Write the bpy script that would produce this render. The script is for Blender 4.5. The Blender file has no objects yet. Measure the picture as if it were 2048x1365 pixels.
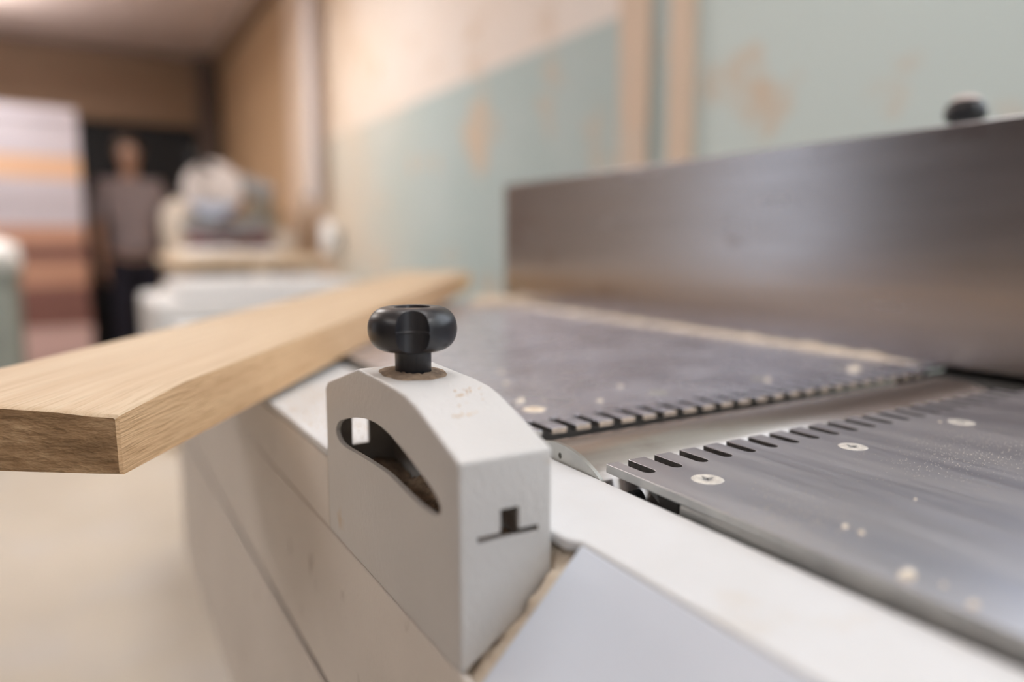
import bpy, bmesh, math, random
from mathutils import Vector, Matrix, noise
random.seed(7)
S = bpy.context.scene
COL = S.collection
TZ = 0.87                                   # height of the planer table above the floor (m)

# ------------------------------------------------------------------ camera
FPX, CX, CY = 1458.0, 1024.0, 682.5         # focal length / centre in pixels of the 2048x1365 frame
PITCH = math.atan(192.5 / FPX)
YAW = math.atan(870 * math.cos(PITCH) / FPX)
CAMZ = 75.0                                 # mm above the table
cd = bpy.data.cameras.new('camera')
cam = bpy.data.objects.new('camera', cd)
COL.objects.link(cam)
cam.location = (0, 0, TZ + CAMZ / 1000)
cam.rotation_euler = (math.pi / 2 - PITCH, 0, -YAW)
cd.sensor_width = 36.0
cd.lens = FPX / 2048 * 36
cd.clip_start = 0.01
cd.clip_end = 60
cd.dof.use_dof = True
cd.dof.focus_distance = 0.252
cd.dof.aperture_fstop = 3.0
S.camera = cam

# ------------------------------------------------------------------ world, light, exposure
W = bpy.data.worlds.new('world'); S.world = W; W.use_nodes = True
bgn = W.node_tree.nodes['Background']
bgn.inputs[0].default_value = (0.80, 0.87, 1.0, 1)
bgn.inputs[1].default_value = 0.7
S.view_settings.view_transform = 'Standard'
S.view_settings.look = 'None'
S.view_settings.gamma = 1
S.view_settings.use_curve_mapping = False
S.view_settings.exposure = 0.55

CEIL = 2.58
def area(name, loc, rot, sx, sy, power, color):
    l = bpy.data.lights.new(name, 'AREA'); l.shape = 'RECTANGLE'; l.size = sx; l.size_y = sy
    l.energy = power; l.color = color
    o = bpy.data.objects.new(name, l); COL.objects.link(o); o.location = loc; o.rotation_euler = rot
    return o
LAMPS = [(0.30, 0.45, 3.9, 1.6), (0.80, -1.2, 3.5, 1.0), (-1.7, 0.2, 2.0, 0.5), (-0.9, 3.5, 5, 4.0), (0.25, 3.35, 11, 6.5), (-0.6, 5.5, 10, 9.0)]   # x, y, W down, W up
LAMPZ = CEIL - 0.30                       # unseen pendant lamps; their upward light is added to brighten the ceiling
for lx, ly, pw, pu in LAMPS:
    lc = (1.0, 1.02, 1.08) if ly < 1 else (1.0, 0.975, 0.95)
    area('lamp_light', (lx, ly, LAMPZ - 0.032), (0, 0, 0), 0.28, 1.16, pw, lc)
    area('lamp_light', (lx, ly, LAMPZ + 0.032), (math.pi, 0, 0), 0.28, 1.16, pu, lc)
# daylight through the windows of the left wall and of the wall behind the camera
LWX, BWY, FWY, RWX = -3.0, -2.6, 7.2, 1.2
WIN_L = (3.20, 4.35, 0.25, 2.15)
WIN_B = (-0.1, 1.0, 1.0, 2.2)
WIN_R = (-0.55, 0.53, 1.16, 2.30)
area('daylight', (LWX + 0.02, (WIN_L[0] + WIN_L[1]) / 2, (WIN_L[2] + WIN_L[3]) / 2), (0, -math.pi / 2, 0), 1.85, 1.10, 0.85, (0.97, 0.97, 1.0))
area('daylight', ((WIN_B[0] + WIN_B[1]) / 2, BWY + 0.02, (WIN_B[2] + WIN_B[3]) / 2), (math.pi / 2, 0, 0), 1.0, 1.15, 4.5, (0.80, 0.89, 1.0))

area('daylight', (RWX - 0.02, (WIN_R[0] + WIN_R[1]) / 2, (WIN_R[2] + WIN_R[3]) / 2), (0, math.pi / 2, 0), 1.08, 1.06, 4.6, (0.84, 0.92, 1.0))

# ------------------------------------------------------------------ helpers
def mm(x, y, z): return Vector((x / 1000, y / 1000, TZ + z / 1000))
_fw = Vector((math.sin(YAW) * math.cos(PITCH), math.cos(YAW) * math.cos(PITCH), -math.sin(PITCH)))
_rt = Vector((math.cos(YAW), -math.sin(YAW), 0)); _up = _rt.cross(_fw)
def ray(px, py): return _fw * FPX + _rt * (px - CX) - _up * (py - CY)
CAMP = Vector((0, 0, CAMZ))
def onz(px, py, z=0): d = ray(px, py); return CAMP + d * ((z - CAMZ) / d.z)      # table-plane point (mm)
def onx(px, py, x): d = ray(px, py); return CAMP + d * (x / d.x)
def ony(px, py, y): d = ray(px, py); return CAMP + d * (y / d.y)
def room(px, py, y): p = ony(px, py, y * 1000); return Vector((p.x / 1000, p.y / 1000, TZ + p.z / 1000))

class MB:
    def __init__(s): s.v = []; s.f = []; s.m = []
    def add(s, vs, fs, mi=0):
        b = len(s.v); s.v += [tuple(v) for v in vs]; s.f += [tuple(i + b for i in f) for f in fs]; s.m += [mi] * len(fs); return s
    def box(s, a, b, mi=0, rz=0, c=None):
        (x0, y0, z0), (x1, y1, z1) = a, b
        vs = [Vector(p) for p in ((x0, y0, z0), (x1, y0, z0), (x1, y1, z0), (x0, y1, z0), (x0, y0, z1), (x1, y0, z1), (x1, y1, z1), (x0, y1, z1))]
        if rz:
            cc = Vector(c) if c else sum(vs, Vector()) / 8
            R = Matrix.Rotation(rz, 3, 'Z'); vs = [R @ (v - cc) + cc for v in vs]
        return s.add(vs, [(0, 3, 2, 1), (4, 5, 6, 7), (0, 1, 5, 4), (1, 2, 6, 5), (2, 3, 7, 6), (3, 0, 4, 7)], mi)
    def prism(s, pts, d0, d1, fn, mi=0):              # polygon pts (a,b) swept from depth d0 to d1; fn(a,b,d) -> xyz
        n = len(pts)
        vs = [fn(a, b, d0) for a, b in pts] + [fn(a, b, d1) for a, b in pts]
        fs = [tuple(range(n))[::-1], tuple(range(n, 2 * n))] + [(i, (i + 1) % n, n + (i + 1) % n, n + i) for i in range(n)]
        return s.add(vs, fs, mi)
    def cyl(s, p0, p1, r0, r1=None, n=24, mi=0):
        p0, p1 = Vector(p0), Vector(p1); r1 = r0 if r1 is None else r1
        a = (p1 - p0).normalized(); u = a.orthogonal().normalized(); w = a.cross(u)
        vs = []
        for p, r in ((p0, r0), (p1, r1)):
            vs += [p + (u * math.cos(t) + w * math.sin(t)) * r for t in (2 * math.pi * i / n for i in range(n))]
        return s.add(vs, [tuple(range(n))[::-1], tuple(range(n, 2 * n))] + [(i, (i + 1) % n, n + (i + 1) % n, n + i) for i in range(n)], mi)
    def lathe(s, prof, o=(0, 0, 0), n=48, mi=0):      # prof [(r,z)] closed at the axis ends
        vs = []; fs = []; o = Vector(o)
        for r, z in prof:
            vs += [o + Vector((max(r, 1e-6) * math.cos(2 * math.pi * i / n), max(r, 1e-6) * math.sin(2 * math.pi * i / n), z)) for i in range(n)]
        for k in range(len(prof) - 1):
            fs += [(k * n + i, k * n + (i + 1) % n, (k + 1) * n + (i + 1) % n, (k + 1) * n + i) for i in range(n)]
        fs.append(tuple(range(n))[::-1]); fs.append(tuple((len(prof) - 1) * n + i for i in range(n)))
        return s.add(vs, fs, mi)
    def tube(s, pts, r, n=10, mi=0):
        for a, b in zip(pts, pts[1:]): s.cyl(a, b, r, r, n, mi)
        return s
    def mesh(s, name):
        me = bpy.data.meshes.new(name); me.from_pydata(s.v, [], s.f)
        me.polygons.foreach_set('material_index', s.m); me.validate()
        bm = bmesh.new(); bm.from_mesh(me); bmesh.ops.recalc_face_normals(bm, faces=bm.faces); bm.to_mesh(me); bm.free()
        return me
    def build(s, name, mats, parent=None, bevel=0, seg=2, smooth=None, origin=None):
        return obj(name, s.mesh(name), mats, parent, bevel, seg, smooth, origin)

def obj(name, me, mats, parent=None, bevel=0, seg=2, smooth=None, origin=None):
    if not isinstance(mats, (list, tuple)): mats = [mats]
    if not len(me.materials):
        for m in mats: me.materials.append(m)
    if bevel and not smooth: smooth = 40
    if smooth:
        me.shade_smooth(); me.set_sharp_from_angle(angle=math.radians(smooth))
    o = bpy.data.objects.new(name, me); COL.objects.link(o)
    if parent is not None:
        o.parent = parent; me.transform(Matrix.Translation(-parent_loc(parent)))
    elif origin is not None:
        me.transform(Matrix.Translation(-Vector(origin))); o.location = origin
    if bevel:
        b = o.modifiers.new('bevel', 'BEVEL'); b.width = bevel; b.segments = seg; b.limit_method = 'ANGLE'; b.angle_limit = math.radians(30)
        b.harden_normals = False
    return o
def parent_loc(p):
    v = Vector(p.location)
    while p.parent: p = p.parent; v += Vector(p.location)
    return v
def tag(o, label, cat, group=None, kind=None):
    o['label'] = label
    if cat: o['category'] = cat
    if group: o['group'] = group
    if kind: o['kind'] = kind
    return o
def thing(name, loc, label, cat, group=None):
    o = bpy.data.objects.new(name, None); COL.objects.link(o); o.location = loc; o.empty_display_size = 0.05
    return tag(o, label, cat, group)
def struct(o): o['kind'] = 'structure'; return o
def evaluated(o):
    dg = bpy.context.evaluated_depsgraph_get(); dg.update()
    return bpy.data.meshes.new_from_object(o.evaluated_get(dg))
def boolean(base, cutters):
    """mesh = base minus each cutter mesh"""
    o = bpy.data.objects.new('work', base); COL.objects.link(o); tmp = []
    for c in cutters:
        k = bpy.data.objects.new('work', c); COL.objects.link(k); tmp.append(k)
        m = o.modifiers.new('b', 'BOOLEAN'); m.operation = 'DIFFERENCE'; m.solver = 'EXACT'; m.object = k
    me = evaluated(o)
    for k in tmp + [o]: bpy.data.objects.remove(k)
    return me
def lump(name, outline_fn, mat, nu=60, nv=14, parent=None):
    """open heap: outline_fn(u,v)->Vector, closed below by its rim"""
    vs = [outline_fn(i / nu, j / nv) for j in range(nv + 1) for i in range(nu + 1)]
    fs = [(j * (nu + 1) + i, j * (nu + 1) + i + 1, (j + 1) * (nu + 1) + i + 1, (j + 1) * (nu + 1) + i) for j in range(nv) for i in range(nu)]
    return MB().add(vs, fs).build(name, mat, parent, smooth=60)

# ------------------------------------------------------------------ materials
def new_mat(name):
    m = bpy.data.materials.new(name); m.use_nodes = True
    nt = m.node_tree; b = nt.nodes['Principled BSDF']; return m, nt, b
def N(nt, t, **k):
    n = nt.nodes.new(t)
    for a, v in k.items(): setattr(n, a, v)
    return n
def tex(nt, scale, nscale=1.0, detail=4, rough=0.55, coord='Object', rot=(0, 0, 0)):
    tc = N(nt, 'ShaderNodeTexCoord'); mp = N(nt, 'ShaderNodeMapping'); mp.inputs['Scale'].default_value = scale; mp.inputs['Rotation'].default_value = rot
    no = N(nt, 'ShaderNodeTexNoise'); no.inputs['Scale'].default_value = nscale; no.inputs['Detail'].default_value = detail; no.inputs['Roughness'].default_value = rough
    nt.links.new(tc.outputs[coord], mp.inputs[0]); nt.links.new(mp.outputs[0], no.inputs[0]); return no.outputs[0]
def ramp(nt, fac, stops):
    r = N(nt, 'ShaderNodeValToRGB'); e = r.color_ramp.elements
    while len(e) < len(stops): e.new(0.5)
    for el, (p, c) in zip(e, stops): el.position = p; el.color = (c[0], c[1], c[2], 1) if not isinstance(c, float) else (c, c, c, 1)
    nt.links.new(fac, r.inputs[0]); return r.outputs[0]
def mixc(nt, fac, a, b):
    m = N(nt, 'ShaderNodeMix', data_type='RGBA')
    for s_, v in ((m.inputs[0], fac), (m.inputs[6], a), (m.inputs[7], b)):
        if isinstance(v, (int, float)): s_.default_value = v
        elif isinstance(v, tuple): s_.default_value = (v[0], v[1], v[2], 1)
        else: nt.links.new(v, s_)
    return m.outputs[2]
def bump(nt, b, h, strength, dist, prev=None):
    n = N(nt, 'ShaderNodeBump'); n.inputs['Strength'].default_value = strength; n.inputs['Distance'].default_value = dist
    nt.links.new(h, n.inputs['Height'])
    if prev is not None: nt.links.new(prev, n.inputs['Normal'])
    nt.links.new(n.outputs[0], b.inputs['Normal']); return n.outputs[0]
def mat(name, c1, c2=None, scale=(20, 20, 20), rough=0.6, metal=0.0, stain=None, bm=None, spec=None, lo=0.35, hi=0.65, rrange=None, dust=0.0):
    """c1/c2 mottled by noise; stain=(colour, scale3, lo, hi); bm=(scale3, strength, distance)"""
    m, nt, b = new_mat(name)
    b.inputs['Roughness'].default_value = rough; b.inputs['Metallic'].default_value = metal
    if spec is not None: b.inputs['Specular IOR Level'].default_value = spec
    if c2 is None: c2 = tuple(x * 0.9 for x in c1)
    f = tex(nt, scale); col = ramp(nt, f, [(lo, c1), (hi, c2)])
    if stain:
        sf = ramp(nt, tex(nt, stain[1], detail=6), [(stain[2], 0.0), (stain[3], 1.0)])
        col = mixc(nt, sf, col, stain[0])
        if dust:                            # stain is matt dust lying on the metal
            md = N(nt, 'ShaderNodeMath', operation='MULTIPLY_ADD'); nt.links.new(sf, md.inputs[0]); md.inputs[1].default_value = -dust; md.inputs[2].default_value = metal
            nt.links.new(md.outputs[0], b.inputs['Metallic'])
    nt.links.new(col, b.inputs['Base Color'])
    if rrange:
        rr = ramp(nt, tex(nt, rrange[0], detail=6), [(0.3, rrange[1]), (0.7, rrange[2])]); nt.links.new(rr, b.inputs['Roughness'])
    if bm: bump(nt, b, tex(nt, bm[0], detail=3), bm[1], bm[2])
    return m

M_paint = mat('white_enamel', (0.70, 0.71, 0.725), (0.67, 0.675, 0.68), (30, 30, 30), 0.42, stain=((0.62, 0.52, 0.40), (26, 26, 26), 0.60, 0.85), bm=((900, 900, 900), 0.10, 0.0004))
M_side = mat('grey_enamel', (0.84, 0.79, 0.735), (0.79, 0.74, 0.685), (14, 14, 14), 0.5, stain=((0.36, 0.30, 0.24), (55, 55, 30), 0.66, 0.80), bm=((800, 800, 420), 0.6, 0.0008))
M_house = mat('housing_enamel', (0.66, 0.65, 0.64), (0.63, 0.62, 0.605), (22, 22, 22), 0.40, stain=((0.58, 0.47, 0.35), (60, 60, 60), 0.66, 0.80), bm=((800, 800, 420), 0.45, 0.0008))
M_lid = mat('cool_enamel', (0.74, 0.80, 0.90), (0.71, 0.77, 0.87), (12, 12, 12), 0.38, bm=((900, 900, 900), 0.06, 0.0004))
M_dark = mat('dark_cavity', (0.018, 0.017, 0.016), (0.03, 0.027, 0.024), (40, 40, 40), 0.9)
M_steel = mat('ground_steel', (0.66, 0.68, 0.79), (0.57, 0.585, 0.68), (14, 60, 14), 0.3, 1.0, stain=((0.57, 0.58, 0.65), (24, 24, 24), 0.34, 0.92), dust=0.55, rrange=((30, 60, 30), 0.24, 0.32), bm=((1800, 20, 40), 0.012, 0.0003))
M_steelI = mat('ground_steel_long', (0.52, 0.525, 0.60), (0.45, 0.455, 0.52), (30, 9, 30), 0.3, 1.0, stain=((0.58, 0.56, 0.55), (60, 5, 60), 0.25, 1.0), dust=0.55, rrange=((300, 24, 30), 0.30, 0.37), bm=((1800, 20, 40), 0.012, 0.0003))
M_edge = mat('cast_edge', (0.52, 0.52, 0.50), (0.42, 0.42, 0.41), (90, 90, 90), 0.5, 0.85, bm=((700, 700, 700), 0.2, 0.0004))
M_fence = mat('fence_steel', (0.56, 0.54, 0.55), (0.52, 0.50, 0.51), (6, 3, 90), 0.3, 1.0, stain=((0.34, 0.28, 0.27), (30, 16, 26), 0.62, 0.84), rrange=((6, 6, 60), 0.22, 0.28), bm=((30, 30, 700), 0.03, 0.0003))
M_cut = mat('cutter_steel', (0.62, 0.57, 0.54), (0.54, 0.49, 0.46), (12, 200, 200), 0.26, 1.0, stain=((0.34, 0.27, 0.22), (30, 40, 40), 0.55, 0.80))  # brown steel tone, with part of the fence's reflection put into it
M_cap = mat('cap_steel', (0.50, 0.50, 0.47), (0.42, 0.42, 0.40), (80, 80, 80), 0.38, 1.0)
M_black = mat('black_plastic', (0.016, 0.016, 0.020), (0.024, 0.024, 0.028), (120, 120, 120), 0.33, spec=0.6, bm=((1500, 1500, 1500), 0.08, 0.0002))
M_screw = mat('dusty_screw', (0.75, 0.72, 0.66), (0.55, 0.52, 0.48), (400, 400, 400), 0.55, 0.3)
M_dust = mat('sawdust', (0.74, 0.58, 0.40), (0.60, 0.44, 0.29), (220, 220, 220), 0.95, bm=((700, 700, 700), 0.8, 0.0008))
M_dustp = mat('pale_sawdust', (0.90, 0.80, 0.67), (0.80, 0.68, 0.53), (260, 260, 260), 0.95, bm=((700, 700, 700), 0.8, 0.0006))
M_dustb = mat('brown_sawdust', (0.40, 0.29, 0.20), (0.24, 0.17, 0.12), (300, 300, 300), 0.95, bm=((900, 900, 900), 0.8, 0.0006))
M_chip = mat('wood_chip', (0.92, 0.85, 0.74), (0.84, 0.73, 0.59), (300, 300, 300), 0.8)

def wood(name, a, b_, c, grain=(5, 160, 160), rough=0.62, bstr=0.25, bd=0.0006, fine=(18, 900, 900)):
    m, nt, b = new_mat(name); b.inputs['Roughness'].default_value = rough
    g = tex(nt, grain, detail=5, rough=0.6); col = ramp(nt, g, [(0.28, a), (0.5, b_), (0.72, c)])
    fi = tex(nt, fine, detail=3); fl = ramp(nt, fi, [(0.34, (0.72, 0.66, 0.58)), (0.50, (1, 1, 1))])
    mu = N(nt, 'ShaderNodeMix', data_type='RGBA', blend_type='MULTIPLY'); mu.inputs[0].default_value = 0.55
    nt.links.new(col, mu.inputs[6]); nt.links.new(fl, mu.inputs[7]); nt.links.new(mu.outputs[2], b.inputs['Base Color'])
    bump(nt, b, fi, bstr, bd); return m
M_wood = wood('planed_ash', (0.55, 0.385, 0.232), (0.62, 0.46, 0.30), (0.67, 0.535, 0.37))
M_woods = wood('rough_sawn_edge', (0.62, 0.38, 0.20), (0.72, 0.47, 0.26), (0.79, 0.54, 0.31), (9, 120, 260), 0.75, 0.6, 0.0012, (60, 500, 900))
M_woode = wood('end_grain', (0.24, 0.145, 0.07), (0.40, 0.25, 0.13), (0.66, 0.46, 0.27), (160, 36, 130), 0.85, 0.95, 0.0030, (300, 110, 330))  # end face colour darkened for the shade on it
M_ply = wood('plywood', (0.50, 0.33, 0.19), (0.55, 0.37, 0.22), (0.60, 0.41, 0.25), (6, 6, 1.2), 0.7, 0.05, 0.0004, (200, 200, 20))
M_beam = wood('brown_timber', (0.26, 0.17, 0.11), (0.30, 0.20, 0.13), (0.33, 0.23, 0.16), (1.5, 20, 20), 0.7, 0.1, 0.001, (10, 120, 120))
M_bench = wood('bench_timber', (0.80, 0.63, 0.45), (0.86, 0.71, 0.53), (0.90, 0.77, 0.60), (2, 30, 30), 0.7, 0.1, 0.001, (10, 200, 200))
M_copper = wood('reddish_timber', (0.50, 0.26, 0.17), (0.60, 0.33, 0.23), (0.68, 0.40, 0.29), (2, 40, 40), 0.6, 0.1, 0.001, (10, 200, 200))
M_darkred = mat('dark_red_timber', (0.20, 0.085, 0.07), (0.26, 0.12, 0.10), (8, 8, 60), 0.7)
M_lilac = mat('pale_lilac_panel', (0.66, 0.61, 0.67), (0.62, 0.57, 0.63), (5, 5, 20), 0.5)
M_pink = mat('pink_panel', (0.66, 0.46, 0.43), (0.60, 0.41, 0.38), (5, 5, 20), 0.6)
M_grey = mat('grey_metal_paint', (0.30, 0.31, 0.32), (0.25, 0.26, 0.27), (20, 20, 20), 0.5)
M_dgrey = mat('dark_grey_paint', (0.028, 0.030, 0.033), (0.024, 0.026, 0.028), (4, 4, 4), 0.7, spec=0.2)
M_white = mat('white_paint', (0.88, 0.88, 0.88), (0.83, 0.83, 0.83), (6, 6, 6), 0.5)
M_greengrey = mat('green_grey_paint', (0.30, 0.34, 0.31), (0.26, 0.29, 0.27), (10, 10, 10), 0.6)
M_sack = mat('paper_sack', (0.62, 0.55, 0.47), (0.52, 0.45, 0.38), (10, 10, 10), 0.8, bm=((30, 30, 30), 0.5, 0.01))
M_ceil = mat('brown_ceiling', (0.72, 0.60, 0.54), (0.68, 0.56, 0.50), (3, 3, 3), 0.8)
M_floor = mat('dusty_concrete', (0.64, 0.575, 0.49), (0.58, 0.52, 0.44), (2.2, 2.2, 2.2), 0.75, stain=((0.60, 0.56, 0.52), (3.5, 3.5, 3.5), 0.5, 0.75), bm=((40, 40, 40), 0.2, 0.002))
M_plain = mat('pale_plaster', (0.62, 0.57, 0.51), (0.57, 0.52, 0.46), (2, 2, 2), 0.85)
M_leftwall = mat('brown_board_wall', (0.36, 0.29, 0.24), (0.31, 0.25, 0.205), (1, 8, 1), 0.8)
M_farwall = mat('brown_plaster', (0.34, 0.235, 0.17), (0.30, 0.205, 0.15), (2, 2, 2), 0.85)
M_batten = mat('beige_batten', (0.72, 0.58, 0.46), (0.66, 0.52, 0.40), (8, 8, 3), 0.7)
M_pil = mat('worn_pilaster', (0.56, 0.62, 0.60), (0.53, 0.58, 0.57), (3, 3, 3), 0.8, stain=((0.70, 0.55, 0.43), (14, 14, 2.0), 0.34, 0.45))
def lamp_mat():
    m, nt, b = new_mat('lit_diffuser'); b.inputs['Base Color'].default_value = (0.9, 0.9, 0.9, 1)
    b.inputs['Emission Color'].default_value = (1, 0.96, 0.9, 1); b.inputs['Emission Strength'].default_value = 3; return m
M_lamp = lamp_mat()
def glass_mat():
    m, nt, b = new_mat('window_glass'); b.inputs['Base Color'].default_value = (1, 1, 1, 1); b.inputs['Roughness'].default_value = 0.02
    b.inputs['Transmission Weight'].default_value = 1.0; b.inputs['IOR'].default_value = 1.1; return m
M_glass = glass_mat()
def wall_mat():
    """sage dado below z 1.51 m, cream above it in the bays beyond the pilaster, worn to plaster in patches"""
    m, nt, b = new_mat('two_tone_wall_paint'); b.inputs['Roughness'].default_value = 0.75
    tc = N(nt, 'ShaderNodeTexCoord'); sp = N(nt, 'ShaderNodeSeparateXYZ'); nt.links.new(tc.outputs['Object'], sp.inputs[0])
    def step(out, e, w):
        r = N(nt, 'ShaderNodeMapRange'); r.inputs['From Min'].default_value = e - w; r.inputs['From Max'].default_value = e + w
        nt.links.new(out, r.inputs['Value']); return r.outputs[0]
    mu = N(nt, 'ShaderNodeMath', operation='MULTIPLY'); nt.links.new(step(sp.outputs['Z'], 1.51, 0.004), mu.inputs[0]); nt.links.new(step(sp.outputs['Y'], 1.45, 0.01), mu.inputs[1])
    green = ramp(nt, tex(nt, (2.5, 2.5, 2.5)), [(0.35, (0.44, 0.54, 0.54)), (0.7, (0.50, 0.58, 0.58))])
    cream = ramp(nt, tex(nt, (1.5, 1.5, 1.5)), [(0.35, (0.84, 0.74, 0.67)), (0.7, (0.81, 0.76, 0.73))])
    near = step(sp.outputs['Y'], 1.30, 0.01); green = mixc(nt, near, (0.60, 0.69, 0.68), green)  # green lightened in the near bay to make up for weak light
    worn = ramp(nt, tex(nt, (4.2, 4.2, 4.2), detail=5), [(0.57, 0.0), (0.68, 0.8)])
    c = mixc(nt, worn, mixc(nt, mu.outputs[0], green, cream), (0.66, 0.50, 0.36))
    far = step(sp.outputs['Y'], 3.15, 0.55)        # dado of the last bay is rubbed and discoloured
    fm = N(nt, 'ShaderNodeMath', operation='MULTIPLY'); nt.links.new(far, fm.inputs[0])
    nt.links.new(ramp(nt, tex(nt, (2.0, 2.0, 2.0), detail=3), [(0.3, 0.45), (0.7, 0.95)]), fm.inputs[1])
    c = mixc(nt, fm.outputs[0], c, (0.66, 0.53, 0.40))
    nt.links.new(c, b.inputs['Base Color']); bump(nt, b, tex(nt, (60, 60, 60)), 0.15, 0.002); return m
M_wall = wall_mat()

# ------------------------------------------------------------------ the room
struct(MB().box((LWX - .1, BWY - .1, -.1), (RWX + .1, FWY + .1, 0)).build('floor', M_floor))
struct(MB().box((LWX - .1, BWY - .1, CEIL), (RWX + .1, FWY + .1, CEIL + .1)).build('ceiling', M_ceil))
struct(MB().box((LWX - .1, FWY, 0), (RWX + .1, FWY + .1, CEIL)).build('wall_far', M_farwall))
def wall_with_window(name, fn, a0, a1, w, m):
    mb = MB()
    for (p0, p1, z0, z1) in ((a0, w[0], 0, CEIL), (w[1], a1, 0, CEIL), (w[0], w[1], 0, w[2]), (w[0], w[1], w[3], CEIL)):
        mb.box(*fn(p0, p1, z0, z1))
    return struct(mb.build(name, m))
wall_with_window('wall_left', lambda a, b, c, d: ((LWX - .1, a, c), (LWX, b, d)), BWY, FWY, WIN_L, M_leftwall)
wall_with_window('wall_back', lambda a, b, c, d: ((a, BWY - .1, c), (b, BWY, d)), LWX - .1, RWX + .1, WIN_B, M_plain)
wall_with_window('wall_right', lambda a, b, c, d: ((RWX, a, c), (RWX + .1, b, d)), BWY, FWY, WIN_R, M_wall)
def window(name, fn, w):
    fr = MB(); t = 0.05
    a0, a1, z0, z1 = w; mid = (a0 + a1) / 2
    for (p, q, c, d) in ((a0, a0 + t, z0, z1), (a1 - t, a1, z0, z1), (a0 + t, a1 - t, z0, z0 + t), (a0 + t, a1 - t, z1 - t, z1), (mid - t / 2, mid + t / 2, z0 + t, z1 - t)):
        fr.box(*fn(p, q, c, d, .06))
    o = struct(fr.build(name, M_white))
    for p, q in ((a0 + t, mid - t / 2), (mid + t / 2, a1 - t)):
        MB().box(*fn(p, q, z0 + t, z1 - t, .006)).build('pane', M_glass, o)
window('window_1', lambda a, b, c, d, t: ((LWX - .05 - t / 2, a, c), (LWX - .05 + t / 2, b, d)), WIN_L)
window('window_2', lambda a, b, c, d, t: ((a, BWY - .05 - t / 2, c), (b, BWY - .05 + t / 2, d)), WIN_B)
window('window_3', lambda a, b, c, d, t: ((RWX + .05 - t / 2, a, c), (RWX + .05 + t / 2, b, d)), WIN_R)
struct(MB().box((LWX + .001, 0.2, 0), (LWX + .03, 3.15, CEIL - .02)).build('reflection_lining_dark', mat('dark_reflection_board', (0.075, 0.06, 0.055), (0.055, 0.045, 0.04), (1, 8, 1), 0.8)))  # unseen lining, added to darken the reflection in the fence
struct(MB().box((LWX + .001, 4.40, 0), (LWX + .03, FWY - .01, CEIL - .02)).build('reflection_lining_pale', M_plain))  # unseen pale lining, added to brighten the reflection in the fence
# far end: lintel, dark door, timber post and cornice
z_l = 1.975
struct(MB().box((-0.62, FWY - .10, z_l), (1.0, FWY - .001, 2.50)).build('trim_1', M_beam, bevel=.01))
door = struct(MB().box((0.06, FWY - .06, 0.0), (0.97, FWY - .001, z_l)).build('door_1', M_dgrey))
MB().box((0.10, FWY - .075, .25), (0.93, FWY - .061, .95)).build('door_panel', M_dgrey, door, bevel=.006)
MB().box((0.10, FWY - .075, 1.05), (0.93, FWY - .061, 1.85)).build('door_panel', M_dgrey, door, bevel=.006)
MB().cyl((0.17, FWY - .061, 1.0), (0.17, FWY - .12, 1.0), .012).cyl((0.17, FWY - .115, 1.0), (0.28, FWY - .115, 1.0), .010).build('door_handle', M_grey, door)
struct(MB().box((0.985, FWY - .14, 0), (1.16, FWY - .002, CEIL)).build('trim_2', mat('dark_brown_post', (0.13, 0.095, 0.08), (0.11, 0.08, 0.065), (4, 4, 4), .7), bevel=.008))
struct(MB().box((RWX - .09, 4.7, CEIL - .10), (RWX - .001, FWY - .15, CEIL - .001)).build('trim_3', M_beam, bevel=.006))
# right wall: plywood lining, white post and pipe, worn pilaster, beige batten
ply = struct(MB().box((RWX - .02, 4.62, 0), (RWX - .001, 5.85, CEIL - .11)).build('trim_4', M_ply))
ply2 = struct(MB().box((RWX - .02, 5.855, 0), (RWX - .001, 7.05, CEIL - .11)).build('trim_5', M_ply))
struct(MB().box((RWX - .05, 3.98, 0), (RWX - .001, 4.6, CEIL)).build('trim_6', M_batten, bevel=.006))
struct(MB().box((RWX - .02, 1.375, 0), (RWX - .001, 1.48, CEIL)).build('trim_7', M_pil, bevel=.006))
pipe = MB().cyl((RWX - .085, 3.95, 1.18), (RWX - .085, 3.95, CEIL - .02), .032)
tag(pipe.build('white_pipe', mat('pale_lilac_pipe', (0.60, 0.56, 0.57), (0.56, 0.52, 0.53), (5, 5, 5), .5), smooth=40), 'white vertical pipe on the wall above the right end of the cluttered workbench', 'pipe')
bt = MB().box((RWX - .022, 1.228, 0.05), (RWX - .001, 1.300, CEIL - .02))
tag(bt.build('wall_batten', M_batten, bevel=.004), 'beige vertical batten on the green wall behind the steel fence', 'batten')
# ceiling lamps
for i, (lx, ly, pw, pu) in enumerate(LAMPS):
    wh = ['above the planer table', 'behind the camera over the planer', 'left of the planer over open floor', 'over the aisle left of the workbench', 'above the cluttered workbench', 'nearest the far dark door'][i]
    lp = thing('pendant_lamp', (lx, ly, CEIL), 'long white pendant lamp ' + wh, 'lamp', 'pendant lamps')
    MB().box((lx - .16, ly - .60, LAMPZ - .014), (lx + .16, ly + .60, LAMPZ + .014)).build('lamp_housing', M_white, lp, bevel=.006)
    for e in (-1, 1):
        MB().box((lx - .14, ly - .58, LAMPZ + e * .022 - .006), (lx + .14, ly + .58, LAMPZ + e * .022 + .006)).build('diffuser', M_lamp, lp)
        MB().cyl((lx, ly + .5 * e, LAMPZ + .029), (lx, ly + .5 * e, CEIL - .001), .004, n=8).build('suspension_rod', M_grey, lp)

# ------------------------------------------------------------------ the surface planer
XB, XE = 80.0, 150.0                       # outer side of the body, inner edge of the rail (mm)
Y0, Y1 = -420.0, 840.0
planer = thing('surface_planer', (0.27, 0.21, 0), 'white and steel surface planer with toothed table lips beside the camera', 'machine')
def pb(name, mb, m, parent=planer, **k): return mb.build(name, m, parent, **k)
def mbox(a, b, mb=None): return (mb or MB()).box(mm(*a), mm(*b))

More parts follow.
